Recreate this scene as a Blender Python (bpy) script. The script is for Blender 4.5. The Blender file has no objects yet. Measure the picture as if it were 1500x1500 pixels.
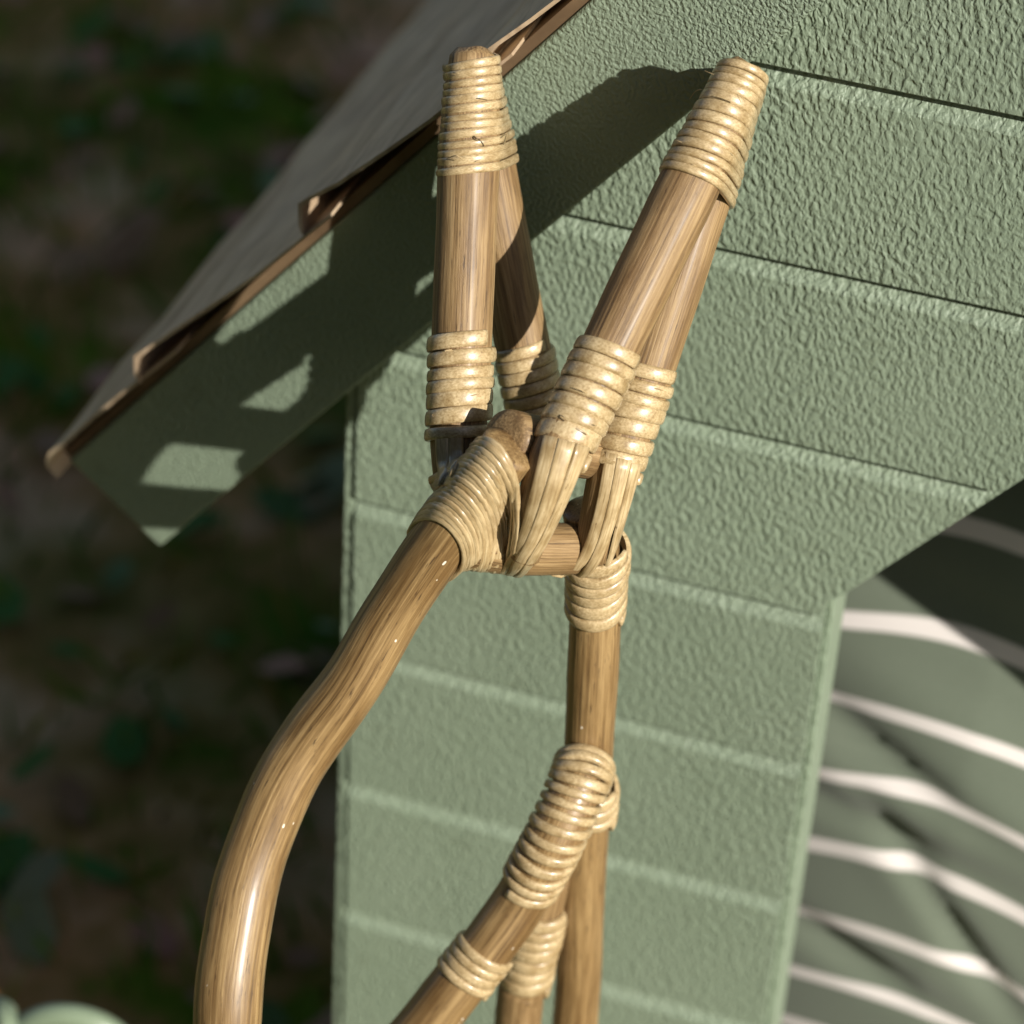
import bpy, math, random
import numpy as np
random.seed(7); rng = np.random.default_rng(11)
scene = bpy.context.scene
R = math.radians

# ------------------------------------------------------------------ camera
FPX, PITCH, YAW, ROLL = 4300.37, .6409, .2960, -.0630
CAM = np.array([.3875, -1.0209, .5484])
def nrm(v): v = np.asarray(v, float); return v/np.linalg.norm(v)
FW = np.array([-math.sin(YAW)*math.cos(PITCH), math.cos(YAW)*math.cos(PITCH), -math.sin(PITCH)])
_r = nrm(np.cross(FW, [0, 0, 1])); _d = np.cross(FW, _r)
RT = math.cos(ROLL)*_r + math.sin(ROLL)*_d
DN = -math.sin(ROLL)*_r + math.cos(ROLL)*_d
from mathutils import Matrix, Vector
cam_d = bpy.data.cameras.new('camera'); cam = bpy.data.objects.new('camera', cam_d)
scene.collection.objects.link(cam); scene.camera = cam
cam.matrix_world = Matrix(((RT[0], -DN[0], -FW[0], CAM[0]), (RT[1], -DN[1], -FW[1], CAM[1]), (RT[2], -DN[2], -FW[2], CAM[2]), (0, 0, 0, 1)))
cam_d.sensor_width = 36; cam_d.lens = FPX/1500*36
cam_d.clip_start = .05; cam_d.clip_end = 300
cam_d.dof.use_dof = True; cam_d.dof.focus_distance = 1.135; cam_d.dof.aperture_fstop = 6.2

# ------------------------------------------------------------------ sky, sun, exposure
LIGHT = np.array([-.7583, .4559, -.4660])             # direction the light travels
EL = math.asin(.466); AZ = math.atan2(.7583, -.4559)
w = bpy.data.worlds.new('World'); scene.world = w; w.use_nodes = True
nt = w.node_tree; bg = nt.nodes['Background']
sky = nt.nodes.new('ShaderNodeTexSky'); sky.sky_type = 'NISHITA'; sky.sun_disc = False
sky.sun_elevation = EL; sky.sun_rotation = AZ
nt.links.new(sky.outputs[0], bg.inputs[0]); bg.inputs[1].default_value = .07
sd = bpy.data.lights.new('sun', 'SUN'); sd.energy = 5.0; sd.angle = R(.5); sd.color = (1, .95, .87)
sun = bpy.data.objects.new('sun', sd); scene.collection.objects.link(sun)
sun.rotation_euler = Vector(LIGHT).to_track_quat('-Z', 'Y').to_euler()
sun.location = (4, -3, 3)
scene.view_settings.view_transform = 'Standard'; scene.view_settings.look = 'None'
scene.view_settings.exposure = .45; scene.view_settings.gamma = 1

# ------------------------------------------------------------------ helpers
def ray(px, py):
    return (px-750)*RT + (py-750)*DN + FPX*FW
def on_y(px, py, y):
    d = ray(px, py); return CAM + d*((y-CAM[1])/d[1])
YB = -.014                                            # front of the bargeboard
def at(px, py, s): return on_y(px, py, YB-s)          # s = distance in front of the bargeboard
def at_z(px, py, z):
    d = ray(px, py); return CAM + d*((z-CAM[2])/d[2])

COL = scene.collection
def mesh_obj(name, verts, faces, mat, parent=None, smooth=False, attrs=None):
    me = bpy.data.meshes.new(name)
    me.from_pydata([tuple(map(float, v)) for v in verts], [], [tuple(f) for f in faces]); me.update()
    if smooth:
        me.shade_smooth()
        if smooth != True: me.set_sharp_from_angle(angle=R(smooth))
    if attrs:
        for k, (typ, data) in attrs.items():
            a = me.attributes.new(k, typ, 'POINT')
            a.data.foreach_set('vector' if typ == 'FLOAT_VECTOR' else 'value', np.asarray(data, dtype=np.float32).ravel())
    o = bpy.data.objects.new(name, me); COL.objects.link(o)
    if mat: me.materials.append(mat)
    if parent: o.parent = parent
    return o
def empty(name, label, cat, loc=(0, 0, 0)):
    o = bpy.data.objects.new(name, None); COL.objects.link(o); o.location = loc; o.empty_display_size = .05
    o['label'] = label; o['category'] = cat
    return o
def keep(o, parent):                                  # parent, keeping world coordinates of the mesh
    o.parent = parent
    o.matrix_parent_inverse = Matrix.Translation(parent.location).inverted()
    return o
def bevel(o, width, seg=2):
    m = o.modifiers.new('bevel', 'BEVEL'); m.width = width; m.segments = seg; m.limit_method = 'ANGLE'
    return o
def box_verts(a, b):
    x0, y0, z0 = a; x1, y1, z1 = b
    v = [(x0,y0,z0),(x1,y0,z0),(x1,y1,z0),(x0,y1,z0),(x0,y0,z1),(x1,y0,z1),(x1,y1,z1),(x0,y1,z1)]
    f = [(0,3,2,1),(4,5,6,7),(0,1,5,4),(1,2,6,5),(2,3,7,6),(3,0,4,7)]
    return v, f
def prism_xz(poly, y0, y1):                           # polygon in x,z (counter-clockwise seen from -y), extruded in y
    n = len(poly)
    v = [(p[0], y0, p[1]) for p in poly] + [(p[0], y1, p[1]) for p in poly]
    f = [tuple(range(n)), tuple(range(2*n-1, n-1, -1))]
    for i in range(n):
        j = (i+1) % n; f.append((i, i+n, j+n, j))
    return v, f

# ------------------------------------------------------------------ materials
def new_mat(name):
    m = bpy.data.materials.new(name); m.use_nodes = True
    t = m.node_tree; b = t.nodes['Principled BSDF']
    return m, t, b
def N(t, typ, **kw):
    n = t.nodes.new(typ)
    for k, v in kw.items():
        if k in n.inputs: n.inputs[k].default_value = v
        else: setattr(n, k, v)
    return n
def ramp(t, stops):
    r = t.nodes.new('ShaderNodeValToRGB'); e = r.color_ramp.elements
    e[0].position, e[0].color = stops[0][0], stops[0][1]+(1,)
    e[1].position, e[1].color = stops[-1][0], stops[-1][1]+(1,)
    for p, c in stops[1:-1]:
        x = e.new(p); x.color = c+(1,)
    return r
def mixc(t, fac, a, b, mode='MIX'):
    m = t.nodes.new('ShaderNodeMix'); m.data_type = 'RGBA'; m.blend_type = mode
    if isinstance(fac, (int, float)): m.inputs[0].default_value = fac
    else: t.links.new(fac, m.inputs[0])
    for s, v in ((m.inputs[6], a), (m.inputs[7], b)):
        if isinstance(v, tuple): s.default_value = v+(1,)
        else: t.links.new(v, s)
    return m.outputs[2]

def paint_mat(name, sc, dist, stretch):
    m, t, b = new_mat(name); L = t.links.new
    tc = N(t, 'ShaderNodeTexCoord')
    mp = N(t, 'ShaderNodeMapping'); mp.inputs['Rotation'].default_value = (0, R(28), 0); mp.inputs['Scale'].default_value = (1, 1, stretch)
    L(tc.outputs['Object'], mp.inputs[0])
    n1 = N(t, 'ShaderNodeTexNoise', Scale=sc, Detail=1.6, Roughness=.45, Distortion=.25); L(mp.outputs[0], n1.inputs['Vector'])
    n2 = N(t, 'ShaderNodeTexNoise', Scale=sc*2.6, Detail=2., Roughness=.5); L(tc.outputs['Object'], n2.inputs['Vector'])
    n3 = N(t, 'ShaderNodeTexNoise', Scale=14., Detail=3.); L(tc.outputs['Object'], n3.inputs['Vector'])
    r1 = N(t, 'ShaderNodeMapRange'); r1.interpolation_type = 'SMOOTHSTEP'
    r1.inputs[1].default_value = .28; r1.inputs[2].default_value = .70; L(n1.outputs[0], r1.inputs[0])
    add = N(t, 'ShaderNodeMath', operation='MULTIPLY_ADD'); add.inputs[1].default_value = .22
    L(n2.outputs[0], add.inputs[0]); L(r1.outputs[0], add.inputs[2])
    n4 = N(t, 'ShaderNodeTexNoise', Scale=9., Detail=2.); L(tc.outputs['Object'], n4.inputs['Vector'])
    md = N(t, 'ShaderNodeMapRange'); md.inputs[1].default_value = .3; md.inputs[2].default_value = .7; md.inputs[3].default_value = .55; md.inputs[4].default_value = 1.15; L(n4.outputs[0], md.inputs[0])
    ml = N(t, 'ShaderNodeMath', operation='MULTIPLY'); L(add.outputs[0], ml.inputs[0]); L(md.outputs[0], ml.inputs[1])
    bp = N(t, 'ShaderNodeBump', Strength=1.); bp.inputs['Distance'].default_value = dist
    L(ml.outputs[0], bp.inputs['Height']); L(bp.outputs[0], b.inputs['Normal'])
    c = mixc(t, n3.outputs[0], (.186, .238, .165), (.224, .275, .199))
    oi = N(t, 'ShaderNodeObjectInfo'); ov = N(t, 'ShaderNodeMapRange'); ov.inputs[3].default_value = .93; ov.inputs[4].default_value = 1.06; L(oi.outputs['Random'], ov.inputs[0])
    hv = N(t, 'ShaderNodeHueSaturation'); L(ov.outputs[0], hv.inputs['Value']); L(c, hv.inputs['Color'])
    n5 = N(t, 'ShaderNodeTexNoise', Scale=38., Detail=6., Roughness=.75); L(tc.outputs['Object'], n5.inputs['Vector'])
    gr = ramp(t, [(.57, (0, 0, 0)), (.74, (.45, .45, .45))]); L(n5.outputs[0], gr.inputs[0])
    c = mixc(t, gr.outputs[0], hv.outputs[0], (.115, .135, .085))
    L(c, b.inputs['Base Color']); b.inputs['Roughness'].default_value = .52
    b.inputs['Specular IOR Level'].default_value = .35
    return m
PAINT = paint_mat('sage_paint', 420., .00074, .62)
PAINT_FINE = paint_mat('sage_paint_fine', 660., .00050, .9)

def rattan_mat(name, c_dark, c_mid, c_light, rough, streak=1., coat=.08):
    # 'rc' runs (cos, sin, length): seamless streaks along the cane
    m, t, b = new_mat(name); L = t.links.new
    at_ = N(t, 'ShaderNodeAttribute', attribute_name='rc')
    mp = N(t, 'ShaderNodeMapping'); mp.inputs['Scale'].default_value = (1, 1, .022); L(at_.outputs['Vector'], mp.inputs[0])
    n1 = N(t, 'ShaderNodeTexNoise', Scale=900.*streak, Detail=5., Roughness=.72); L(mp.outputs[0], n1.inputs['Vector'])
    mp2 = N(t, 'ShaderNodeMapping'); mp2.inputs['Scale'].default_value = (1, 1, .16); L(at_.outputs['Vector'], mp2.inputs[0])
    n2 = N(t, 'ShaderNodeTexNoise', Scale=110., Detail=4., Roughness=.6); L(mp2.outputs[0], n2.inputs['Vector'])
    mp3 = N(t, 'ShaderNodeMapping'); mp3.inputs['Scale'].default_value = (1, 1, .10); L(at_.outputs['Vector'], mp3.inputs[0])
    n3 = N(t, 'ShaderNodeTexNoise', Scale=760., Detail=3., Roughness=.7); L(mp3.outputs[0], n3.inputs['Vector'])
    r1 = ramp(t, [(.28, c_dark), (.47, c_mid), (.72, c_light)]); L(n1.outputs[0], r1.inputs[0])
    r2 = ramp(t, [(.32, (.48, .40, .32)), (.58, (1, 1, 1))]); L(n2.outputs[0], r2.inputs[0])
    c = mixc(t, .85, r1.outputs[0], r2.outputs[0], 'MULTIPLY')
    r3 = ramp(t, [(.61, (0, 0, 0)), (.71, (.9, .9, .9))]); L(n3.outputs[0], r3.inputs[0])
    c2 = mixc(t, r3.outputs[0], c, (.05, .026, .012))
    if coat > .2:
        mp5 = N(t, 'ShaderNodeMapping'); mp5.inputs['Scale'].default_value = (1, 1, .55); L(at_.outputs['Vector'], mp5.inputs[0])
        n6 = N(t, 'ShaderNodeTexNoise', Scale=330., Detail=1.); L(mp5.outputs[0], n6.inputs['Vector'])
        r6 = ramp(t, [(.785, (0, 0, 0)), (.80, (1, 1, 1))]); L(n6.outputs[0], r6.inputs[0])
        c2 = mixc(t, r6.outputs[0], c2, (.72, .66, .54))
    L(c2, b.inputs['Base Color'])
    bp = N(t, 'ShaderNodeBump', Strength=.8); bp.inputs['Distance'].default_value = .00045
    L(n1.outputs[0], bp.inputs['Height']); L(bp.outputs[0], b.inputs['Normal'])
    rr = N(t, 'ShaderNodeMapRange'); rr.inputs[3].default_value = rough-.08; rr.inputs[4].default_value = rough+.18
    L(n2.outputs[0], rr.inputs[0]); L(rr.outputs[0], b.inputs['Roughness'])
    b.inputs['Coat Weight'].default_value = coat; b.inputs['Coat Roughness'].default_value = .26
    return m
CANE = rattan_mat('rattan_cane', (.062, .032, .013), (.235, .145, .058), (.44, .305, .148), .54)
CANE_GLOSS = rattan_mat('rattan_cane_varnished', (.07, .037, .014), (.240, .148, .057), (.43, .295, .132), .46, .8, .42)

def strip_mat():
    # 'rc' runs (across, along, turn number)
    m, t, b = new_mat('binding_strip'); L = t.links.new
    a = N(t, 'ShaderNodeAttribute', attribute_name='rc')
    mp = N(t, 'ShaderNodeMapping'); mp.inputs['Scale'].default_value = (1, .05, 3.7); L(a.outputs['Vector'], mp.inputs[0])
    n1 = N(t, 'ShaderNodeTexNoise', Scale=1500., Detail=3., Roughness=.6); L(mp.outputs[0], n1.inputs['Vector'])
    mp2 = N(t, 'ShaderNodeMapping'); mp2.inputs['Scale'].default_value = (1, .6, 5.3); L(a.outputs['Vector'], mp2.inputs[0])
    n2 = N(t, 'ShaderNodeTexNoise', Scale=150., Detail=3., Roughness=.6); L(mp2.outputs[0], n2.inputs['Vector'])
    n3 = N(t, 'ShaderNodeTexNoise', Scale=900., Detail=2., Roughness=.6)
    mp3 = N(t, 'ShaderNodeMapping'); mp3.inputs['Scale'].default_value = (1, .35, 7.1); L(a.outputs['Vector'], mp3.inputs[0]); L(mp3.outputs[0], n3.inputs['Vector'])
    r1 = ramp(t, [(.25, (.27, .19, .09)), (.5, (.45, .35, .195)), (.8, (.60, .50, .31))]); L(n1.outputs[0], r1.inputs[0])
    r2 = ramp(t, [(.30, (.62, .53, .40)), (.60, (1.08, 1.04, 1.0))]); L(n2.outputs[0], r2.inputs[0])
    c = mixc(t, .9, r1.outputs[0], r2.outputs[0], 'MULTIPLY')
    r3 = ramp(t, [(.70, (0, 0, 0)), (.78, (.85, .85, .85))]); L(n3.outputs[0], r3.inputs[0])
    c2 = mixc(t, r3.outputs[0], c, (.13, .075, .032))
    L(c2, b.inputs['Base Color'])
    bp = N(t, 'ShaderNodeBump', Strength=.4); bp.inputs['Distance'].default_value = .0002
    L(n1.outputs[0], bp.inputs['Height']); L(bp.outputs[0], b.inputs['Normal'])
    b.inputs['Roughness'].default_value = .40
    b.inputs['Coat Weight'].default_value = .5; b.inputs['Coat Roughness'].default_value = .2
    return m
STRIP = strip_mat()

def wood_mat(name, cols, rough, axis_scale, scale, spec=.25):
    m, t, b = new_mat(name); L = t.links.new
    tc = N(t, 'ShaderNodeTexCoord'); mp = N(t, 'ShaderNodeMapping'); mp.inputs['Scale'].default_value = axis_scale
    L(tc.outputs['Object'], mp.inputs[0])
    n1 = N(t, 'ShaderNodeTexNoise', Scale=scale, Detail=5., Roughness=.65, Distortion=.8); L(mp.outputs[0], n1.inputs['Vector'])
    n2 = N(t, 'ShaderNodeTexNoise', Scale=24., Detail=4., Roughness=.6); L(tc.outputs['Object'], n2.inputs['Vector'])
    r = ramp(t, cols); L(n1.outputs[0], r.inputs[0])
    r2 = ramp(t, [(.35, (.74, .70, .70)), (.6, (1.08, 1.06, 1.02))]); L(n2.outputs[0], r2.inputs[0])
    c = mixc(t, .9, r.outputs[0], r2.outputs[0], 'MULTIPLY'); L(c, b.inputs['Base Color'])
    bp = N(t, 'ShaderNodeBump', Strength=.5); bp.inputs['Distance'].default_value = .0005
    L(n1.outputs[0], bp.inputs['Height']); L(bp.outputs[0], b.inputs['Normal'])
    b.inputs['Roughness'].default_value = rough; b.inputs['Specular IOR Level'].default_value = spec
    return m
SHINGLE = wood_mat('weathered_shingle', [(.3, (.27, .195, .12)), (.5, (.46, .35, .23)), (.75, (.62, .50, .35))], .5, (1, .18, 1), 60., .6)
DECK = wood_mat('bare_pine', [(.3, (.09, .058, .032)), (.55, (.17, .115, .065)), (.8, (.26, .18, .105))], .7, (.2, 1, .2), 50.)

# ------------------------------------------------------------------ ground
GZ = -.90
def ground_mat():
    m, t, b = new_mat('lawn_soil'); L = t.links.new
    tc = N(t, 'ShaderNodeTexCoord')
    n1 = N(t, 'ShaderNodeTexNoise', Scale=6., Detail=5., Roughness=.62); L(tc.outputs['Object'], n1.inputs['Vector'])
    n2 = N(t, 'ShaderNodeTexNoise', Scale=2.2, Detail=4., Roughness=.6); L(tc.outputs['Object'], n2.inputs['Vector'])
    r = ramp(t, [(.40, (.085, .145, .010)), (.455, (.22, .150, .042)), (.53, (.37, .225, .090)), (.64, (.56, .37, .22))]); L(n1.outputs[0], r.inputs[0])
    r2 = ramp(t, [(.40, (.55, .70, .45)), (.60, (1.35, 1.15, 1.1))]); L(n2.outputs[0], r2.inputs[0])
    sp = N(t, 'ShaderNodeSeparateXYZ'); L(tc.outputs['Object'], sp.inputs[0])
    mr = N(t, 'ShaderNodeMapRange'); mr.inputs[1].default_value = -.75; mr.inputs[2].default_value = -.15; L(sp.outputs['Y'], mr.inputs[0])
    soil = mixc(t, 1., r.outputs[0], r2.outputs[0], 'MULTIPLY')
    low_bounce_turf = mixc(t, n1.outputs[0], (.018, .035, .008), (.045, .075, .018))  # dark ground added out of view in front, cuts bounce into the shadows
    L(mixc(t, mr.outputs[0], low_bounce_turf, soil), b.inputs['Base Color']); b.inputs['Roughness'].default_value = .95; b.inputs['Specular IOR Level'].default_value = .1
    bp = N(t, 'ShaderNodeBump', Strength=.8); bp.inputs['Distance'].default_value = .02; L(n1.outputs[0], bp.inputs['Height']); L(bp.outputs[0], b.inputs['Normal'])
    return m
v = [(-120, -120, GZ), (120, -120, GZ), (120, 120, GZ), (-120, 120, GZ)]
g = mesh_obj('ground', v, [(0, 1, 2, 3)], ground_mat()); g['kind'] = 'structure'

def grass():
    n = 26000
    x = rng.uniform(-2.4, .9, n); y = rng.uniform(-.9, 4.2, n)
    pat = np.sin(x*5.1+1.3*np.sin(y*3.7))+np.sin(y*4.3+1.7*np.sin(x*2.9+1))+rng.normal(0, .7, n)
    ok = (pat > -.15) & ~((x > -.05) & (y > -.05) & (y < 1.22)); x, y = x[ok], y[ok]; n = len(x)
    h = rng.uniform(.015, .055, n); a = rng.uniform(0, 2*np.pi, n); l = rng.uniform(.2, 1.2, n)*h; wd = rng.uniform(.002, .0055, n)
    V = np.zeros((n, 4, 3))
    dx, dy = np.cos(a), np.sin(a)
    V[:, 0] = np.c_[x-dy*wd/2, y+dx*wd/2, np.full(n, GZ-.002)]
    V[:, 1] = np.c_[x+dy*wd/2, y-dx*wd/2, np.full(n, GZ-.002)]
    V[:, 2] = np.c_[x+dx*l*.45+dy*wd/2, y+dy*l*.45-dx*wd/2, GZ+h*.7]
    V[:, 3] = np.c_[x+dx*l, y+dy*l, GZ+h]
    F = np.arange(n*4).reshape(-1, 4)
    tint = np.repeat(rng.uniform(0, 1, n), 4)
    m, t, b = new_mat('grass_blade'); L = t.links.new
    at_ = N(t, 'ShaderNodeAttribute', attribute_name='tint')
    r = ramp(t, [(0, (.07, .15, .010)), (.55, (.12, .26, .015)), (.8, (.22, .27, .03)), (1, (.33, .21, .05))]); L(at_.outputs['Fac'], r.inputs[0])
    L(r.outputs[0], b.inputs['Base Color']); b.inputs['Roughness'].default_value = .8; b.inputs['Specular IOR Level'].default_value = .12
    o = mesh_obj('grass', V.reshape(-1, 3), F, m, attrs={'tint': ('FLOAT', tint)})
    o['kind'] = 'stuff'; o['label'] = 'patchy short grass on bare soil beside the house'; o['category'] = 'grass'
    # fallen leaves and clover
    n = 2600
    x = rng.uniform(-2.2, .6, n); y = rng.uniform(-.6, 4., n); ok = ~((x > -.05) & (y > -.05) & (y < 1.22)); x, y = x[ok], y[ok]; n = len(x)
    V = []; F = []; T = []
    for i in range(n):
        s = rng.uniform(.010, .034); a = rng.uniform(0, 6.28); tl = rng.uniform(-.5, .5, 2); z = GZ+rng.uniform(.006, .03)
        base = len(V)
        for k in range(6):
            th = k*math.pi/3; px, py = s*math.cos(th), s*.55*math.sin(th)
            X = px*math.cos(a)-py*math.sin(a); Y = px*math.sin(a)+py*math.cos(a)
            V.append((x[i]+X, y[i]+Y, z+X*tl[0]+Y*tl[1])); 
        T += [rng.uniform()]*6
        F.append(tuple(range(base, base+6)))
    m, t, b = new_mat('leaf_litter'); L = t.links.new
    at_ = N(t, 'ShaderNodeAttribute', attribute_name='tint')
    r = ramp(t, [(0, (.05, .11, .02)), (.35, (.08, .18, .04)), (.55, (.22, .26, .13)), (.62, (.24, .13, .06)), (.85, (.40, .24, .14)), (1, (.50, .21, .15))]); L(at_.outputs['Fac'], r.inputs[0])
    L(r.outputs[0], b.inputs['Base Color']); b.inputs['Roughness'].default_value = .85; b.inputs['Specular IOR Level'].default_value = .12
    o = mesh_obj('leaf_litter', V, F, m, attrs={'tint': ('FLOAT', T)})
    o['kind'] = 'stuff'; o['label'] = 'fallen brown leaves and clover scattered over the shaded ground'; o['category'] = 'leaves'
grass()

# ------------------------------------------------------------------ the green house
XC = .37; HD = 1.2; SL = R(50.6); TS = math.tan(SL)
house = empty('playhouse', 'sage green wooden playhouse with grooved siding and weathered brown shingle roof', 'playhouse', (XC, HD/2, GZ))
def H(o): return keep(o, house)
JX, JZ = .2235, -.256                                  # opening: left jamb, start of the sloping top
APZ = JZ + (XC-JX)*TS
TOPX, TOPZ = -.1396, -.2711                            # lower end of the bargeboard's upper edge
BW = .0595                                             # bargeboard width
def roof_z(x): return TOPZ + (x-TOPX)*TS
def xl(z): return max(0., (z-TOPZ)/TS + TOPX + .02)    # board ends hide behind the bargeboard
def xr(z): return JX if z <= JZ else min(XC, JX+(z-JZ)/TS)
SP = .088
def siding(z0, z1, left, right, back, jit, flip):
    zs = sorted(set([z0, z0+.0007, z1-.0084, z1-.0072, z1] + [z for z in brk if z0+.001 < z < z1-.0095]))
    V = []; F = []
    for z in zs:
        y = 0.
        if z == zs[0]: y = .0007
        elif z >= z1-1e-9: y = .0068
        elif z >= z1-.0073: y = .0005
        a, b = left(z), right(z)
        if flip: a, b = 2*XC-b, 2*XC-a
        V += [(a, y+jit, z), (b, y+jit, z), (b, back, z), (a, back, z)]
    for i in range(len(zs)-1):
        o = 4*i
        F += [(o, o+1, o+5, o+4), (o+1, o+2, o+6, o+5), (o+2, o+3, o+7, o+6), (o+3, o, o+4, o+7)]
    F += [(3, 2, 1, 0), tuple(4*(len(zs)-1)+k for k in range(4))]
    return V, F
apex = roof_z(XC)
brk = [JZ, APZ, roof_z(.0)-.0244, -.12]
k = -4
while True:
    z1 = -k*SP; z0 = z1-SP+.0006
    if z0 < GZ: z0 = GZ
    if z1 <= GZ+.01: break
    k += 1
    if z0 > apex-.03: continue
    z1 = min(z1, apex-.03)
    j = rng.uniform(-.0005, .0005)
    if z0 >= APZ:
        vv, ff = siding(z0, z1, xl, lambda z: 2*XC-xl(z), .016, j, False); H(mesh_obj('siding_board', vv, ff, PAINT))
    else:
        for fl in (False, True):
            vv, ff = siding(z0, z1, xl, xr, .016, j+rng.uniform(-.0002, .0002), fl); H(mesh_obj('siding_board', vv, ff, PAINT))
# thin trim lining the opening
T = .0035
def trim(pts, name):
    H(bevel(mesh_obj(name, *prism_xz(pts, .0072, .036), PAINT), .0008))
for fl in (1, -1):
    fx = (lambda x: x) if fl == 1 else (lambda x: 2*XC-x)
    c, s = math.cos(SL), math.sin(SL)
    p = [(JX, GZ), (JX+T, GZ), (JX+T, JZ-T*.45), (JX, JZ)]
    q = [(JX, JZ), (JX+T, JZ-T*.45), (XC-.0004, APZ-T/c), (XC-.0004, APZ)]
    for nm, pl in (('opening_jamb', p), ('opening_head', q)):
        pl = [(fx(a), b) for a, b in pl]
        if fl == -1: pl = pl[::-1]
        trim(pl, nm)
# corner strips, side and back walls, floor
for sx in (1, -1):
    f_ = (lambda x: x) if sx == 1 else (lambda x: 2*XC-x)
    a, b = sorted((f_(-.0062), f_(-.0012)))
    H(bevel(mesh_obj('corner_trim', *box_verts((a, .0018, GZ), (b, .03, roof_z(0)-.03)), PAINT), .0008))
    a, b = sorted((f_(-.0045), f_(.012)))
    H(mesh_obj('side_wall', *box_verts((a, .031, GZ), (b, HD-.03, roof_z(0)-.02)), PAINT))
H(mesh_obj('back_wall', *prism_xz([(0, GZ), (2*XC, GZ), (2*XC, roof_z(0)-.02), (XC, apex-.02), (0, roof_z(0)-.02)], HD-.029, HD-.012), PAINT))
H(mesh_obj('house_floor', *box_verts((.013, .017, GZ+.005), (2*XC-.013, HD-.031, GZ+.03)), DECK))
# bargeboards
cs, sn = math.cos(SL), math.sin(SL)
UP = np.array([cs, sn]); NR = np.array([-sn, cs])
P0 = np.array([TOPX, TOPZ])
def un(u, n): q = P0 + UP*u + NR*n; return (q[0], q[1])
UR = (XC-TOPX)/cs
for fl in (1, -1):
    pl = [un(0, -BW), un(UR-BW*TS, -BW), un(UR, 0), un(0, 0)]
    pl[1] = (XC-.0004, roof_z(XC)-BW/cs); pl[2] = (XC-.0004, roof_z(XC))
    if fl == -1: pl = [(2*XC-a, b) for a, b in pl][::-1]
    H(bevel(mesh_obj('bargeboard', *prism_xz(pl, YB, -.0012), PAINT_FINE), .0016, 3))
# roof: deck with individual shingle courses
ROOFS = []
for fl in (1, -1):
    pl = [un(.002, .0005), un(UR, .0005), un(UR, .005), un(.002, .005)]
    pl[1] = (XC-.0004, roof_z(XC)+.0005); pl[2] = (XC-.0004, roof_z(XC)+.0075)
    if fl == -1: pl = [(2*XC-a, b) for a, b in pl][::-1]
    rf = H(mesh_obj('roof_deck', *prism_xz(pl, YB+.0012, HD+.01), DECK))
    ROOFS.append(rf)
def shingle(u0, length, lift, droop, fl, parent, seed):
    r = np.random.default_rng(seed)
    # profile along the slope, from the butt (low end) up to the tail under the next course
    us = np.array([-.004, -.0030, -.0005, .004, .012, .03, .06, .085, length])
    ns = np.array([.0062-droop, .0085-droop*.5, lift*.72+.004, lift+.0052, lift+.0056, lift*.80+.0055, lift*.42+.0053, lift*.15+.0052, .0052])
    ny = 40; y0, y1 = YB-.013, HD+.02
    ys = np.concatenate([np.linspace(y0, y0+.05, 9), np.linspace(y0+.08, y1, ny-9)])
    th = .0016; V = []; nu = len(us)
    wob = r.uniform(-1, 1, 6)
    for lay in (0, 1):
        for iy, y in enumerate(ys):
            e = .0018*(math.sin(y*37+wob[0]*3)+.6*math.sin(y*83+wob[1]*3))
            for i in range(nu):
                uu = us[i] + (e if i < 4 else e*.3*(i < 7))
                nn = ns[i] + ((th if i > 3 else th*1.5) if lay == 0 else 0) + .0009*math.sin(y*55+us[i]*60+wob[2]*5)*(1 if 2 < i < 7 else .3)
                yy = y + (.0022*math.sin(us[i]*90+wob[3]*4)+.0012*math.sin(us[i]*230+wob[4]*4))*(1 if iy == 0 else 0)
                a, b = un(u0+uu, max(nn, .0054 if lay == 1 and i > 6 else -.01))
                if fl == -1: a = 2*XC-a
                V.append((a, yy, b))
    F = []; m = len(ys); S = m*nu
    for iy in range(m-1):
        for i in range(nu-1):
            p = iy*nu+i
            F.append((p, p+1, p+nu+1, p+nu)); F.append((S+p, S+p+nu, S+p+nu+1, S+p+1))
    for iy in range(m-1):
        for i in (0, nu-1):
            p = iy*nu+i; q = p+nu
            F.append((p, q, S+q, S+p) if i == 0 else (p, S+p, S+q, q))
    for i in range(nu-1):
        p = i; F.append((p, S+p, S+p+1, p+1)); p = (m-1)*nu+i; F.append((p, p+1, S+p+1, S+p))
    if fl == -1: F = [f[::-1] for f in F]
    o = mesh_obj('roof_shingle', V, F, SHINGLE, smooth=35)
    o.parent = parent                                 # the deck itself sits at the world origin
    return o
BUTTS = [.006, .087, .206, .330, .442, .56, .68]
for fl, rf in ((1, ROOFS[0]), (-1, ROOFS[1])):
    for i, u0 in enumerate(BUTTS):
        if u0 + .02 > UR: break
        ln = min(.135 if i else .10, UR-u0+.012)
        shingle(u0, ln, (.0035, .0095, .0105, .0075, .008, .008, .008)[i], (.0075, .0, .0, .0, 0, 0, 0)[i], fl, rf, 31+i+fl)
ridge = [(XC-.05, roof_z(XC-.05)+.017), (XC, apex+.021), (XC+.05, roof_z(XC-.05)+.017), (XC+.05, roof_z(XC-.05)+.022), (XC, apex+.027), (XC-.05, roof_z(XC-.05)+.022)]
H(mesh_obj('ridge_cap', *prism_xz(ridge, YB-.013, HD+.02), SHINGLE))

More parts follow.
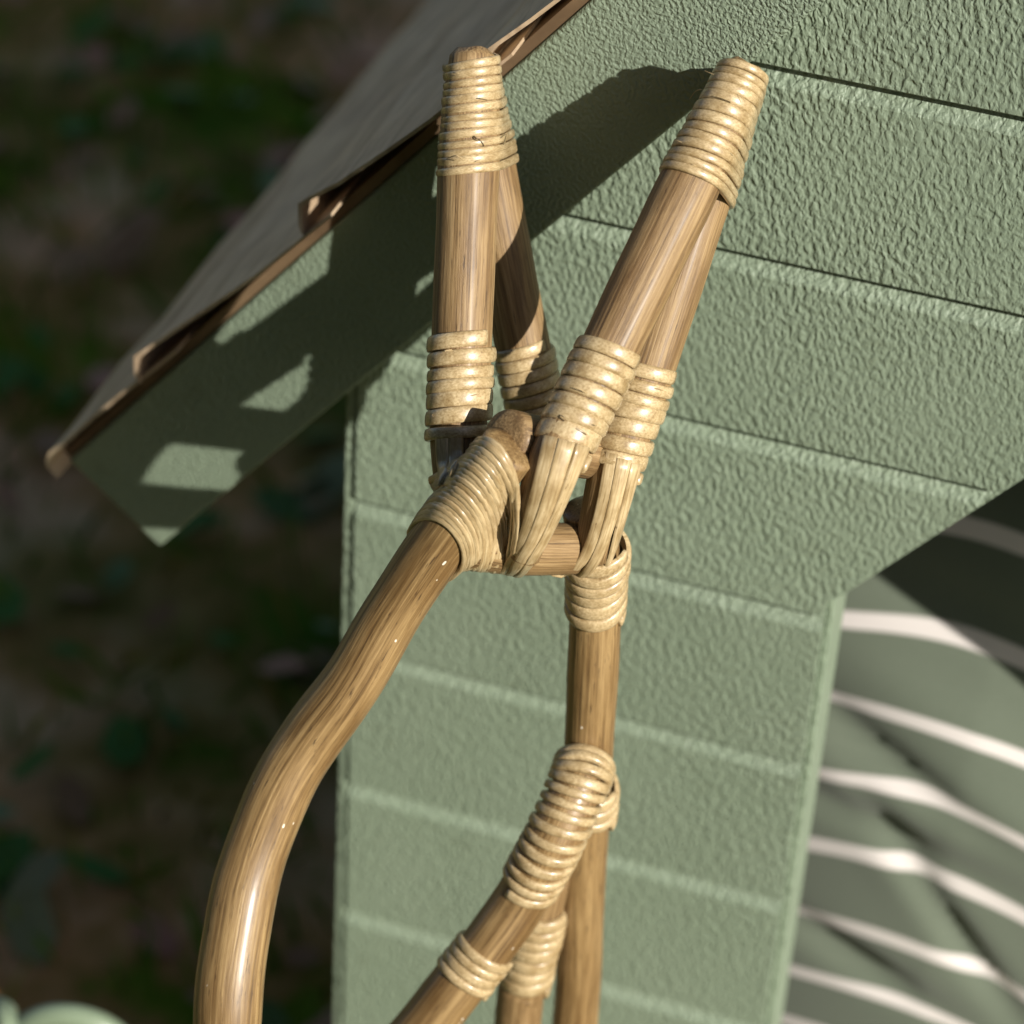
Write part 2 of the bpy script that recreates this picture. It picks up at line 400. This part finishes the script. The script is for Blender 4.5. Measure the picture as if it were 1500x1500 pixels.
# ------------------------------------------------------------------ rattan canes
def spline(P, n):
    P = [np.asarray(p, float) for p in P]
    if len(P) == 2: return [P[0]+(P[1]-P[0])*i/(n-1) for i in range(n)]
    Q = [2*P[0]-P[1]] + P + [2*P[-1]-P[-2]]
    out = []; m = len(P)-1
    for i in range(n):
        t = i/(n-1)*m; k_ = min(int(t), m-1); t -= k_
        a, b, c, d = Q[k_:k_+4]
        out.append(.5*((2*b)+(-a+c)*t+(2*a-5*b+4*c-d)*t*t+(-a+3*b-3*c+d)*t**3))
    return out
chair_base = (.10, -.20, GZ)
chair = empty('rattan_chair', 'golden rattan cane chair frame with two bound ear-like tips, standing close to the green wall', 'chair', chair_base)
def CH(o): return keep(o, chair)
CAPS = []
def cane(P, rad, mat=CANE, name='cane', nodes=(), seed=0, step=.0035, dome=.12, seg=28):
    """tube through P, rad = list of radii at the points, nodes = fractions where a growth ring swells"""
    L = sum(np.linalg.norm(np.asarray(P[i+1])-np.asarray(P[i])) for i in range(len(P)-1))
    n = max(12, int(L/step)); C_ = np.array(spline(P, n))
    rr = np.interp(np.linspace(0, len(P)-1, n), range(len(P)), rad)
    r = np.random.default_rng(seed)
    ph = r.uniform(0, 6.28, 6)
    T_ = np.gradient(C_, axis=0); T_ /= np.linalg.norm(T_, axis=1)[:, None]
    u = nrm(np.cross(T_[0], [.3, .9, .2])); V = []; A = []; ln = np.concatenate([[0], np.cumsum(np.linalg.norm(np.diff(C_, axis=0), axis=1))])
    off = r.uniform(0, 50, 1)[0]
    for i in range(n):
        u = nrm(u - T_[i]*np.dot(u, T_[i])); v_ = np.cross(T_[i], u)
        s = ln[i]; R_ = rr[i]*(1+.012*math.sin(s*60+ph[0])+.008*math.sin(s*150+ph[1]))
        for nd in nodes:
            d = (s/ln[-1]-nd)*ln[-1]; R_ += .0009*math.exp(-(d/.0032)**2) - .0004*math.exp(-((d+.006)/.003)**2)
        for k_ in range(seg):
            th = 2*math.pi*k_/seg
            q = R_*(1+.010*math.sin(3*th+ph[2]+s*9)+.006*math.sin(5*th+ph[3]))
            V.append(C_[i]+q*(math.cos(th)*u+math.sin(th)*v_)); A.append((.011*math.cos(th)+off, .011*math.sin(th), s+off))
    F = []
    for i in range(n-1):
        for k_ in range(seg):
            a = i*seg+k_; b = i*seg+(k_+1) % seg
            F.append((a, b, b+seg, a+seg))
    for e, s in ((0, -1), (n-1, 1)):
        c = len(V); V.append(C_[e]+T_[e]*s*rr[e]*dome); A.append((off, 0, ln[e]+off))
        c2 = len(V)
        for k_ in range(seg):
            th = 2*math.pi*k_/seg
            V.append(C_[e]*.3+np.array(V[e*seg+k_])*.7+T_[e]*s*rr[e]*dome*.72*(1+.18*math.sin(th*3+ph[4]))); A.append((.008*math.cos(th)+off, .008*math.sin(th), ln[e]+off))
        for k_ in range(seg):
            k2 = (k_+1) % seg
            f1 = (e*seg+k_, c2+k_, c2+k2, e*seg+k2); f2 = (c2+k_, c, c2+k2)
            if s < 0: F += [f1, f2]
            else: F += [f1[::-1], f2[::-1]]
    o = CH(mesh_obj(name, V, F, mat, smooth=True, attrs={'rc': ('FLOAT_VECTOR', A)}))
    for i in range(n-1): CAPS.append((C_[i], C_[i+1], rr[i]))
    return o

lerp = lambda a, b, t: np.asarray(a)+(np.asarray(b)-np.asarray(a))*t
PROF = [(-.5, -.4), (-.5, .38), (-.43, .76), (-.22, .97), (.22, 1.0), (.43, .78), (.5, .38), (.5, -.4)]
def sweep(path, across, outw, width, thick, along0=0., turn=None, seed=0):
    """ribbon with a rounded top swept along path"""
    V = []; A = []; F = []; m = len(PROF); s = along0
    n = len(path)
    for i in range(n):
        if i: s += np.linalg.norm(path[i]-path[i-1])
        for (a, h) in PROF:
            V.append(path[i]+across[i]*a*width[i]+outw[i]*h*thick[i]); A.append((a*.005, s, (turn[i] if turn is not None else seed)))
    for i in range(n-1):
        for k_ in range(m-1):
            p = i*m+k_; F.append((p, p+m, p+m+1, p+1))
    F.append(tuple(range(m))); F.append(tuple(range((n-1)*m+m-1, (n-1)*m-1, -1)))
    return V, F, A
def binding(c1, c2, ra, rb, turns, thick=.0014, tilt=.0, tdir=0., fill=.945, seed=0, name='binding', jit=.10, pw=1., start=0.):
    """one strip wound round one cane (c2 None) or round a pair of canes; c1, c2 are lists of centre points"""
    r = np.random.default_rng(seed); K = 60
    P1 = np.array(spline(c1, K)); P2 = np.array(spline(c2, K)) if c2 is not None else P1
    M_ = (P1+P2)/2; TG = np.gradient(M_, axis=0); TG /= np.linalg.norm(TG, axis=1)[:, None]
    Ltot = np.linalg.norm(np.diff(M_, axis=0), axis=1).sum()
    per = 44; n = int(turns*per)+1; nt_ = int(turns)
    st = r.uniform(1-jit*1.7, 1+jit*1.7, nt_+3); tw = np.concatenate([[0], np.cumsum(st)]); sc = tw[nt_]; tw = tw/sc; st = st/sc
    cn = r.normal(0, jit*.45, nt_+4); hh = r.uniform(1-jit*2, 1+jit*2, nt_+4); ph = r.uniform(0, 6.28, nt_+4)
    path = []; across = []; outw = []; W = []; Tk = []; TN = []
    ref = nrm(P2[K//2]-P1[K//2]) if c2 is not None else nrm(np.cross(TG[0], [.2, 1, .3]))
    for i in range(n):
        f = i/per; k_ = min(int(f), nt_); ft = f-k_
        t = min(max(np.interp(f, range(len(tw)), tw), 0), 1); x = t*(K-1); q = min(int(x), K-2); x -= q
        a = P1[q]*(1-x)+P1[q+1]*x; b = P2[q]*(1-x)+P2[q+1]*x; ax = nrm(TG[q]*(1-x)+TG[q+1]*x)
        th = 2*math.pi*f+start; R_ = ra+(rb-ra)*t**pw
        d = (b-a)-ax*np.dot(b-a, ax); dl = np.linalg.norm(d)
        e1 = d/dl if c2 is not None and dl > 1e-5 else nrm(ref-ax*np.dot(ref, ax)); e2 = np.cross(ax, e1)
        o_ = math.cos(th)*e1+math.sin(th)*e2
        cth = math.cos(th); sm = max(-1, min(1, cth/(abs(cth)+.10)*1.10)) if c2 is not None else 0
        loc = (st[k_]*(1-ft)+st[min(k_+1, len(st)-1)]*ft)*Ltot
        zoff = tilt*math.cos(th-tdir) + loc*(cn[k_]*(1-ft)+cn[k_+1]*ft)*math.cos(th-ph[0])
        path.append((a+b)/2 + e1*(dl/2)*sm + o_*R_ + ax*zoff)
        across.append(ax); outw.append(o_); W.append(loc*fill); Tk.append(thick*(hh[k_]*(1-ft)+hh[k_+1]*ft)); TN.append(f*.013+seed*.37)
    V, F, A = sweep(path, across, outw, W, Tk, turn=TN)
    return CH(mesh_obj(name, V, F, STRIP, smooth=True, attrs={'rc': ('FLOAT_VECTOR', A)}))

# --- joints: picture position + distance in front of the bargeboard
E_tip, E_base = at(1090, 104, .0235), at(785, 735, .155)
E_at = lambda y: lerp(E_tip, E_base, (y-104)/(735-104))
F_tip, F_base = at(1088, 110, .0100), at(876, 760, .120)
F_at = lambda y: lerp(F_tip, F_base, (y-110)/(760-110))
D_tip, D_base = at(693, 82, .043), at(668, 715, .134)
D_at = lambda y: lerp(D_tip, D_base, (y-82)/(715-82))
G_tip, G_base = at(688, 96, .0260), at(792, 640, .0650)
G_mid = at(718, 263, .0345)
G_at = lambda y: lerp(G_tip, G_mid, (y-96)/(263-96)) if y < 263 else lerp(G_mid, G_base, (y-263)/(640-263))
# the four ear canes
cane([E_tip, E_at(190), E_at(300), E_at(560), E_at(690), at(768, 815, .152)], [.0086, .0112, .0120, .0114, .0100, .0060], seed=1, dome=.42)
cane([F_tip, F_at(190), F_at(300), F_at(560), F_at(690), at(866, 815, .119)], [.0082, .0108, .0114, .0110, .0098, .0070], seed=2, dome=.42)
cane([D_tip, D_at(160), D_at(260), D_at(500), D_at(640), D_base], [.0090, .0112, .0121, .0118, .0110, .0085], seed=3, dome=.42)
cane([G_tip, G_at(180), G_at(260), G_at(500), G_base, at(806, 715, .100)], [.0086, .0108, .0114, .0112, .0108, .0090], seed=4, dome=.42)
# the bow that swings out to the left
A_pts = [at(745, 657, .150), at(700, 716, .153), at(641, 797, .157), at(575, 897, .165), at(520, 992, .175), at(462, 1072, .184), at(421, 1137, .194), at(388, 1212, .206), at(362, 1290, .2195), at(347, 1367, .2335), at(337, 1437, .2455), at(333, 1505, .255), at(331, 1590, .264), at(332, 1690, .270)]
A_end = A_pts[-1]
foot = np.array([A_end[0]-.02, A_end[1]-.005, GZ+.003])
A_ext = A_pts + [lerp(A_end, foot, .25)+np.array([-.004, -.004, 0]), lerp(A_end, foot, .6), foot]
cane(A_ext, [.0112, .0114, .0115, .0118, .0122, .0126, .0128, .0131, .0134, .0135, .0136, .0136, .0136, .0136, .0136, .0134, .013], CANE_GLOSS, seed=5)
# the upright
B_pts = [at(862, 745, .106), at(871, 820, .107), at(872, 895, .108), at(867, 1010, .110), at(861, 1120, .111), at(852, 1300, .112), at(842, 1505, .113)]
Bf = B_pts[-1]*1.; Bf[2] = GZ+.003; Bf[0] -= .004
cane(B_pts + [lerp(B_pts[-1], Bf, .5), Bf], [.0105, .0106, .0106, .0105, .0104, .0102, .0102, .0104, .0105], CANE_GLOSS, seed=6, nodes=(.53,))
# two short cross canes between bow and upright
cane([at(742, 640, .142), at(800, 652, .124), at(860, 664, .108)], [.0108, .0106, .0100], seed=7)
C_pts = [at(688, 792, .152), at(770, 803, .134), at(858, 803, .112)]
cane(C_pts, [.0108, .0108, .0102], seed=8)
# lower branch sweeping forward from the upright, and its short rear brace
N_pts = [at(861, 1108, .113), at(848, 1146, .128), at(812, 1228, .144), at(768, 1310, .152), at(722, 1376, .163), at(672, 1440, .174), at(612, 1516, .186), at(540, 1600, .200)]
Nf = N_pts[-1]+np.array([-.03, -.03, -.06]); Ng = Nf+np.array([-.01, -.01, 0]); Ng[2] = GZ+.003
cane(N_pts + [Nf, lerp(Nf, Ng, .4)+np.array([-.01, -.01, 0]), Ng], [.0062, .0104, .0114, .0116, .0117, .0118, .0120, .012, .012, .012, .012], CANE_GLOSS, seed=9)
K_pts = [at(806, 1285, .126), at(788, 1350, .128), at(768, 1440, .130), at(757, 1510, .131)]
Kf = K_pts[-1]*1.; Kf[2] = GZ+.003
cane(K_pts + [lerp(K_pts[-1], Kf, .5), Kf], [.0085, .0100, .0105, .0105, .0105, .0105], seed=10)

# --- bindings
binding([D_at(80), D_at(246)], [G_at(92), G_at(254)], .0094, .0124, 13, thick=.0012, seed=21, tilt=.0012, pw=.55, jit=.17)
binding([E_at(105), E_at(274)], [F_at(111), F_at(287)], .0086, .0122, 13, thick=.0012, seed=22, tilt=.0010, pw=.55, jit=.17)
binding([D_at(496), D_at(650)], None, .0120, .0116, 7, seed=23, tilt=-.0006, jit=.15)
binding([G_at(505), G_at(615)], None, .0114, .0112, 6, seed=24)
binding([E_at(516), E_at(664)], None, .0118, .0110, 7, seed=25, jit=.14)
binding([F_at(541), F_at(692)], None, .0113, .0104, 7, seed=26, jit=.15)
binding([at(876, 796, .110), B_pts[2]], None, .0122, .0110, 6, thick=.0015, seed=27, tilt=.0035, tdir=1.2)
binding([at(857, 1118, .119)]+N_pts[1:3]+[at(774, 1298, .150)], None, .0117, .0117, 15, thick=.0015, seed=30, tilt=.0012)
binding([at(866, 1140, .113), at(862, 1182, .113)], None, .0112, .0110, 3, thick=.0016, seed=41, tilt=.006, tdir=.6)
binding([at(712, 1390, .165), at(676, 1436, .173)], None, .0120, .0120, 4, thick=.0015, seed=42)
binding([lerp(K_pts[1], K_pts[0], .3), K_pts[2]], None, .0106, .0108, 7, thick=.0015, seed=43)

# --- strips laid over the joint: found by walking rays on to the real joint surface
CA = np.array([c[0] for c in CAPS]); CB = np.array([c[1] for c in CAPS]); CR = np.array([c[2] for c in CAPS])
jc = at(745, 745, .12); near = np.linalg.norm(CA-jc, axis=1) < .09
CA, CB, CR = CA[near], CB[near], CR[near]
def sdf(p, kk=.004):
    ab = CB-CA; t = np.clip(((p-CA)*ab).sum(1)/(ab*ab).sum(1), 0, 1)
    d = np.linalg.norm(p-(CA+ab*t[:, None]), axis=1)-CR
    m = d.min(); return m - kk*math.log(np.exp(-(d-m)/kk*6).sum()/3)/6
def grad(p):
    e = 4e-4; return nrm([sdf(p+np.eye(3)[i]*e)-sdf(p-np.eye(3)[i]*e) for i in range(3)])
def to_surf(p):
    for _ in range(12):
        d = sdf(p)
        if abs(d) < 1e-5: break
        p = p-grad(p)*d*.9
    return p
def hit(px, py):
    d = nrm(ray(px, py)); t = .95; best = (9, None)
    for _ in range(70):
        p = CAM+d*t; s = sdf(p)
        if s < best[0]: best = (s, p)
        if s < 4e-5 or t > 1.35: break
        t += max(s*.8, 2e-4)
    return to_surf(best[1])
def bez(P, n):
    P = np.array(P, float); out = []
    for i in range(n):
        t = i/(n-1); Q = P.copy()
        while len(Q) > 1: Q = Q[:-1]*(1-t)+Q[1:]*t
        out.append(Q[0])
    return out
def strip_px(ctrl, width, thick=.0011, lift=.0006, seed=0, n=16, ext=(3, 3), name='binding_strip', use_spline=False):
    q = spline([np.array(c, float) for c in ctrl], n) if use_spline else bez(ctrl, n)
    pts = [hit(*c) for c in q]
    def extend(p, prev, k_):
        out = []; t_ = nrm(p-prev)
        for _ in range(k_):
            g_ = grad(p); d = nrm(ray(*q[0])); t_ = t_*.5+d*.5; t_ = nrm(t_-g_*np.dot(t_, g_)); p = to_surf(p+t_*.004); out.append(p)
        return out
    if ext[0]: pts = extend(pts[0], pts[1], ext[0])[::-1] + pts
    if ext[1]: pts = pts + extend(pts[-1], pts[-2], ext[1])
    pts = np.array(pts)
    for _ in range(2): pts[1:-1] = pts[1:-1]*.5+(pts[:-2]+pts[2:])*.25
    tg = np.gradient(pts, axis=0); outw = [grad(p) for p in pts]
    outw = np.array(outw); outw[1:-1] = outw[1:-1]*.5+(outw[:-2]+outw[2:])*.25
    outw = [nrm(o) for o in outw]
    acr = [nrm(np.cross(outw[i], nrm(tg[i]))) for i in range(len(pts))]
    path = [pts[i]+outw[i]*lift for i in range(len(pts))]
    nn = len(path); sg = np.random.default_rng(seed).uniform(0, 20)
    V, F, A = sweep(path, acr, outw, (list(np.interp(np.linspace(0, 1, nn), np.linspace(0, 1, len(width)), width)) if isinstance(width, (list, tuple)) else [width]*nn), [thick]*nn, along0=sg, seed=sg)
    # keep faces outward
    if np.dot(np.cross(acr[nn//2], nrm(tg[nn//2])), outw[nn//2]) > 0: F = [f[::-1] for f in F]
    return CH(mesh_obj(name, V, F, STRIP, smooth=True, attrs={'rc': ('FLOAT_VECTOR', A)}))
NS = 19
for i in range(NS):
    t = i/(NS-1)
    S = lerp((600, 768), (690, 648), t); c1 = lerp((640, 722), (748, 612), t); c2 = lerp((704, 800), (786, 760), t); E_ = lerp((674, 846), (744, 842), t)
    j = np.random.default_rng(60+i).normal(0, 1.6, (2, 2))
    strip_px([S, c1+j[0], c2+j[1], E_], (.0030, .0030, .0027, .0021, .0019) if i > 1 else (.0040, .0040, .0034, .0025, .0022), thick=.0011, lift=.0003+.0003*((i*7) % 5)/4, seed=60+i)
# flat peeled strips running down from the ear bindings over the cross cane
for i, (a, b, c, d) in enumerate([((808, 640), (789, 720), (766, 795), (733, 846)), ((830, 646), (806, 724), (778, 795), (744, 848)), ((852, 652), (824, 726), (792, 795), (756, 848))]):
    strip_px([a, b, c, d], (.0066, .0058, .0042, .0032), thick=.0010, lift=.0001+.0004*i, seed=90+i, ext=(0, 3), use_spline=True)
for i, (a, b, c, d) in enumerate([((898, 664), (882, 745), (858, 815), (822, 850)), ((914, 672), (896, 750), (872, 820), (838, 858)), ((930, 678), (910, 752), (888, 825), (856, 868))]):
    strip_px([a, b, c, d], (.0060, .0052, .0040, .0032), thick=.0010, lift=.0001+.0004*i, seed=95+i, ext=(0, 3), use_spline=True)
for i, (a, b) in enumerate([((648, 630), (652, 705)), ((668, 632), (668, 690))]):
    strip_px([a, lerp(a, b, .5), b], .0058, thick=.0009, lift=.0008, seed=99+i, ext=(0, 0), n=8)

# loose fibres on the bindings
def fibre(P, r=.00016):
    C_ = np.array(spline(P, 14)); V = []; F = []
    T_ = np.gradient(C_, axis=0)
    for i in range(14):
        u = nrm(np.cross(T_[i], [.1, .2, 1])); v_ = nrm(np.cross(T_[i], u))
        for k_ in range(4): V.append(C_[i]+r*(math.cos(k_*1.571)*u+math.sin(k_*1.571)*v_))
    for i in range(13):
        for k_ in range(4): F.append((i*4+k_, i*4+(k_+1) % 4, i*4+4+(k_+1) % 4, i*4+4+k_))
    CH(mesh_obj('loose_fibre', V, F, STRIP, attrs={'rc': ('FLOAT_VECTOR', np.zeros((len(V), 3)))}))
fibre([at(1048, 138, .030), at(1032, 132, .032), at(1020, 133, .031), at(1010, 145, .030)])
fibre([at(1085, 150, .046), at(1080, 138, .049), at(1092, 148, .047)], .0002)
fibre([at(738, 212, .075), at(742, 196, .079), at(733, 202, .078)], .0003)
fibre([at(655, 232, .076), at(668, 228, .081), at(678, 234, .079)], .0002)

fr = np.random.default_rng(77)
for fn, ya, yb_, rr_ in ((D_at, 95, 240, .0128), (E_at, 120, 268, .0126), (E_at, 530, 640, .0131), (D_at, 505, 635, .0132), (F_at, 560, 660, .0126)):
    for _ in range(4):
        c = fn(fr.uniform(ya, yb_)); axd = nrm(E_tip-E_base if fn is E_at else D_tip-D_base); side = nrm(np.cross(axd, -FW))
        a0 = fr.uniform(-1., 1.); f_ = lambda a, lift_, u_: c + (rr_+lift_)*(math.cos(a)*nrm(np.cross(side, axd))*(1 if np.dot(np.cross(side, axd), -FW) > 0 else -1)+math.sin(a)*side) + axd*u_
        da = fr.uniform(.15, .4)*fr.choice([-1, 1]); up = fr.uniform(-.0012, .0012)
        fibre([f_(a0, -.0004, 0), f_(a0+da*.5, .0004+fr.uniform(0, .0008), up*.4), f_(a0+da, fr.uniform(.0003, .0018), up)], fr.uniform(.00012, .00024))

# ------------------------------------------------------------------ striped cushion inside the opening
def cushion():
    nx, nz = 110, 130
    x0, x1, z0, z1 = .10, .62, GZ+.034, -.10
    V = []; S_ = []; F = []
    def folds(x, z):
        f = 0
        # creases running from the jamb side down to the right
        for (cx, cz, ang, wd, ln, am) in ((.255, -.43, -18, .010, .06, -.010), (.27, -.395, -12, .014, .07, .004), (.30, -.520, -50, .009, .07, -.008), (.28, -.50, -35, .016, .08, .002), (.25, -.565, -15, .010, .05, -.009), (.245, -.47, -8, .010, .06, -.007), (.33, -.45, -25, .025, .10, .004), (.262, -.345, -6, .014, .06, -.006)):
            a = R(ang); dx, dz = x-cx, z-cz
            u_ = dx*math.cos(a)+dz*math.sin(a); v_ = -dx*math.sin(a)+dz*math.cos(a)
            f += am*math.exp(-(v_/wd)**2-(u_/ln)**2)
        return f
    for side in (0, 1):
        for j in range(nz+1):
            for i in range(nx+1):
                a = i/nx*2-1; b = j/nz*2-1
                x = x0+(x1-x0)*i/nx; z = z0+(z1-z0)*j/nz
                pil = max(0, (1-abs(a)**3.2)*(1-abs(b)**3.2))**.5
                lean = .150+.36*max(0, (z+.44))+.10*max(0,.29-x)
                if side == 0: y = lean-.085*pil + .03 - folds(x, z)*min(1, pil*1.5)
                else: y = lean+.03+.06*pil
                V.append((x, y, z))
                q = x-.225
                S_.append(z - .28*q + 2.6*q*max(q, 0) + .005*math.sin(z*33+1) )
    n1 = (nx+1)*(nz+1)
    for j in range(nz):
        for i in range(nx):
            p = j*(nx+1)+i; q = p+nx+1
            F.append((p, p+1, q+1, q)); F.append((n1+p, n1+q, n1+q+1, n1+p+1))
    m, t, b = new_mat('striped_cotton'); L = t.links.new
    at_ = N(t, 'ShaderNodeAttribute', attribute_name='stripe')
    d = N(t, 'ShaderNodeMath', operation='DIVIDE'); d.inputs[1].default_value = .0455; L(at_.outputs['Fac'], d.inputs[0])
    fr = N(t, 'ShaderNodeMath', operation='FRACT'); L(d.outputs[0], fr.inputs[0])
    r = ramp(t, [(0, (1, 1, 1)), (.15, (1, 1, 1)), (.18, (0, 0, 0)), (.975, (0, 0, 0)), (1., (1, 1, 1))]); L(fr.outputs[0], r.inputs[0])
    tc = N(t, 'ShaderNodeTexCoord'); nz_ = N(t, 'ShaderNodeTexNoise', Scale=1200., Detail=1.); L(tc.outputs['Object'], nz_.inputs['Vector'])
    g_ = mixc(t, nz_.outputs[0], (.105, .130, .090), (.165, .190, .145))
    L(mixc(t, r.outputs[0], g_, (.72, .67, .64)), b.inputs['Base Color']); b.inputs['Roughness'].default_value = .85
    b.inputs['Sheen Weight'].default_value = .2; b.inputs['Specular IOR Level'].default_value = .2
    o = mesh_obj('striped_cushion', V, F, m, smooth=True, attrs={'stripe': ('FLOAT', S_)})
    o['label'] = 'dark green cotton cushion with thin white stripes inside the house opening'; o['category'] = 'cushion'
cushion()

# ------------------------------------------------------------------ small green watering can by the corner
def watering_can():
    m, t, b = new_mat('green_enamel'); L = t.links.new
    tc = N(t, 'ShaderNodeTexCoord'); n = N(t, 'ShaderNodeTexNoise', Scale=30., Detail=3.); L(tc.outputs['Object'], n.inputs['Vector'])
    L(mixc(t, n.outputs[0], (.15, .20, .13), (.24, .30, .20)), b.inputs['Base Color']); b.inputs['Roughness'].default_value = .35
    d = ray(95, 1478); P = CAM+d*(1.52/FPX)
    base = np.array([P[0], P[1], GZ])
    root = empty('watering_can', 'small green watering can with round hoop handle standing on the grass', 'watering can', tuple(base))
    hz = P[2]-GZ
    rb = .045; hb = hz-.15
    def lathe(name, prof, parent=None, off=(0, 0)):
        V = []; F = []; n = 40
        for (r_, z_) in prof:
            for k_ in range(n): V.append((off[0]+r_*math.cos(2*math.pi*k_/n), off[1]+r_*math.sin(2*math.pi*k_/n), z_))
        for i in range(len(prof)-1):
            for k_ in range(n): F.append((i*n+k_, i*n+(k_+1) % n, (i+1)*n+(k_+1) % n, (i+1)*n+k_))
        F.append(tuple(range(n))[::-1])
        return mesh_obj(name, V, F, m, root, smooth=True)
    lathe('body', [(rb*.95, .001), (rb, .004), (rb*.98, hb*.5), (rb*.94, hb-.004), (rb*.96, hb), (rb*.92, hb), (rb*.90, hb-.006), (rb*.93, hb*.5), (rb*.93, .008), (.001, .008)])
    def tube(name, P_, r_):
        C_ = np.array(spline(P_, 40)); V = []; F = []; T_ = np.gradient(C_, axis=0); n = 16
        for i in range(40):
            u = nrm(np.cross(T_[i], [.11, .93, .2])); v_ = nrm(np.cross(T_[i], u)); rr = r_[0]+(r_[1]-r_[0])*i/39
            for k_ in range(n): V.append(C_[i]+rr*(math.cos(2*math.pi*k_/n)*u+math.sin(2*math.pi*k_/n)*v_))
        for i in range(39):
            for k_ in range(n): F.append((i*n+k_, i*n+(k_+1) % n, i*n+n+(k_+1) % n, i*n+n+k_))
        F += [tuple(range(n))[::-1], tuple(range(39*n, 40*n))]
        mesh_obj(name, V, F, m, root, smooth=True)
    ang = [R(a) for a in range(-20, 201, 20)]
    tube('handle', [np.array([.004+.029*math.cos(a), .006*math.cos(a), hz-.030+.026*math.sin(a)]) for a in ang[::-1]], (.0066, .0066))
    tube('spout', [np.array([-rb*.9, -.012, .04]), np.array([-rb-.012, -.014, hz*.5]), np.array([-.040, -.012, hz-.030])], (.012, .008))
    lathe('sprinkler_rose', [(.008, hz-.038), (.017, hz-.014), (.017, hz-.011), (.001, hz-.010)], off=(-.040, -.012))
watering_can()

# ------------------------------------------------------------------ trees added out of view to block sky light and keep shadows dark
def bark_mat():
    m, t, b = new_mat('bark'); L = t.links.new
    tc = N(t, 'ShaderNodeTexCoord'); n = N(t, 'ShaderNodeTexNoise', Scale=18., Detail=5.); L(tc.outputs['Object'], n.inputs['Vector'])
    L(mixc(t, n.outputs[0], (.05, .035, .025), (.14, .105, .075)), b.inputs['Base Color']); b.inputs['Roughness'].default_value = .9
    return m
def leaf_mat():
    m, t, b = new_mat('tree_leaf'); L = t.links.new
    a = N(t, 'ShaderNodeAttribute', attribute_name='tint'); r = ramp(t, [(0, (.025, .05, .012)), (1, (.06, .10, .03))]); L(a.outputs['Fac'], r.inputs[0])
    L(r.outputs[0], b.inputs['Base Color']); b.inputs['Roughness'].default_value = .6
    return m
BARK, LEAF = bark_mat(), leaf_mat()
def tree(x, y, h, rad, label, seed):
    r = np.random.default_rng(seed)
    root = empty('sky_block_tree', label, 'tree', (x, y, GZ)); root['group'] = 'trees added out of view to block sky light'
    V = []; F = []
    def limb(a, b, ra, rb):
        a, b = np.array(a), np.array(b); d = nrm(b-a); u = nrm(np.cross(d, [.31, .87, .1])); w_ = np.cross(d, u); o = len(V)
        for p, q in ((a, ra), ((a+b)/2+r.normal(0, .04, 3), (ra+rb)/2), (b, rb)):
            for k_ in range(8): V.append(p+q*(math.cos(k_*.785)*u+math.sin(k_*.785)*w_))
        for i in range(2):
            for k_ in range(8): F.append((o+i*8+k_, o+i*8+(k_+1) % 8, o+i*8+8+(k_+1) % 8, o+i*8+8+k_))
    limb((0, 0, -.05), (0, 0, h*.85), .12, .03)
    for i in range(9):
        a = r.uniform(0, 6.28); z = h*r.uniform(.15, .7); limb((0, 0, z), (rad*.7*math.cos(a), rad*.7*math.sin(a), z+h*.14), .04, .012)
    mesh_obj('trunk', V, F, BARK, root)
    n = 5200
    c = r.normal(0, 1, (60, 3)); c /= np.linalg.norm(c, axis=1)[:, None]; c *= r.uniform(.3, 1, (60, 1))
    p = c[r.integers(0, 60, n)] + r.normal(0, .16, (n, 3))
    p = p*np.array([rad, rad, h*.47])+np.array([0, 0, h*.52]); p[:, 2] = np.maximum(p[:, 2], .08)
    d1 = r.normal(0, 1, (n, 3)); d1 /= np.linalg.norm(d1, axis=1)[:, None]; d2 = np.cross(d1, r.normal(0, 1, (n, 3))); d2 /= np.linalg.norm(d2, axis=1)[:, None]
    sz = r.uniform(.09, .19, (n, 1))
    Q = np.stack([p-d1*sz, p+d2*sz*.5, p+d1*sz, p-d2*sz*.5], 1).reshape(-1, 3)
    mesh_obj('crown', Q, np.arange(n*4).reshape(-1, 4), LEAF, root, attrs={'tint': ('FLOAT', np.repeat(r.uniform(0, 1, n), 4))})
for i, (az, d, h, rad, lb) in enumerate(((-72, 4.6, 5.0, 1.5, 'added sky-blocking tree beside the gap left for the sun'), (-98, 4.2, 5.4, 1.6, 'tall added sky-blocking tree facing the house front'), (-126, 4.4, 5.2, 1.6, 'broad added sky-blocking tree facing the left half of the house front'), (-152, 5.2, 4.6, 1.6, 'added sky-blocking tree on the far side of the chair'), (12, 4.2, 4.6, 1.6, 'added sky-blocking tree off the right side wall of the house'))):
    tree(.3+d*math.cos(R(az)), -.2+d*math.sin(R(az)), h, rad, lb, 200+i)
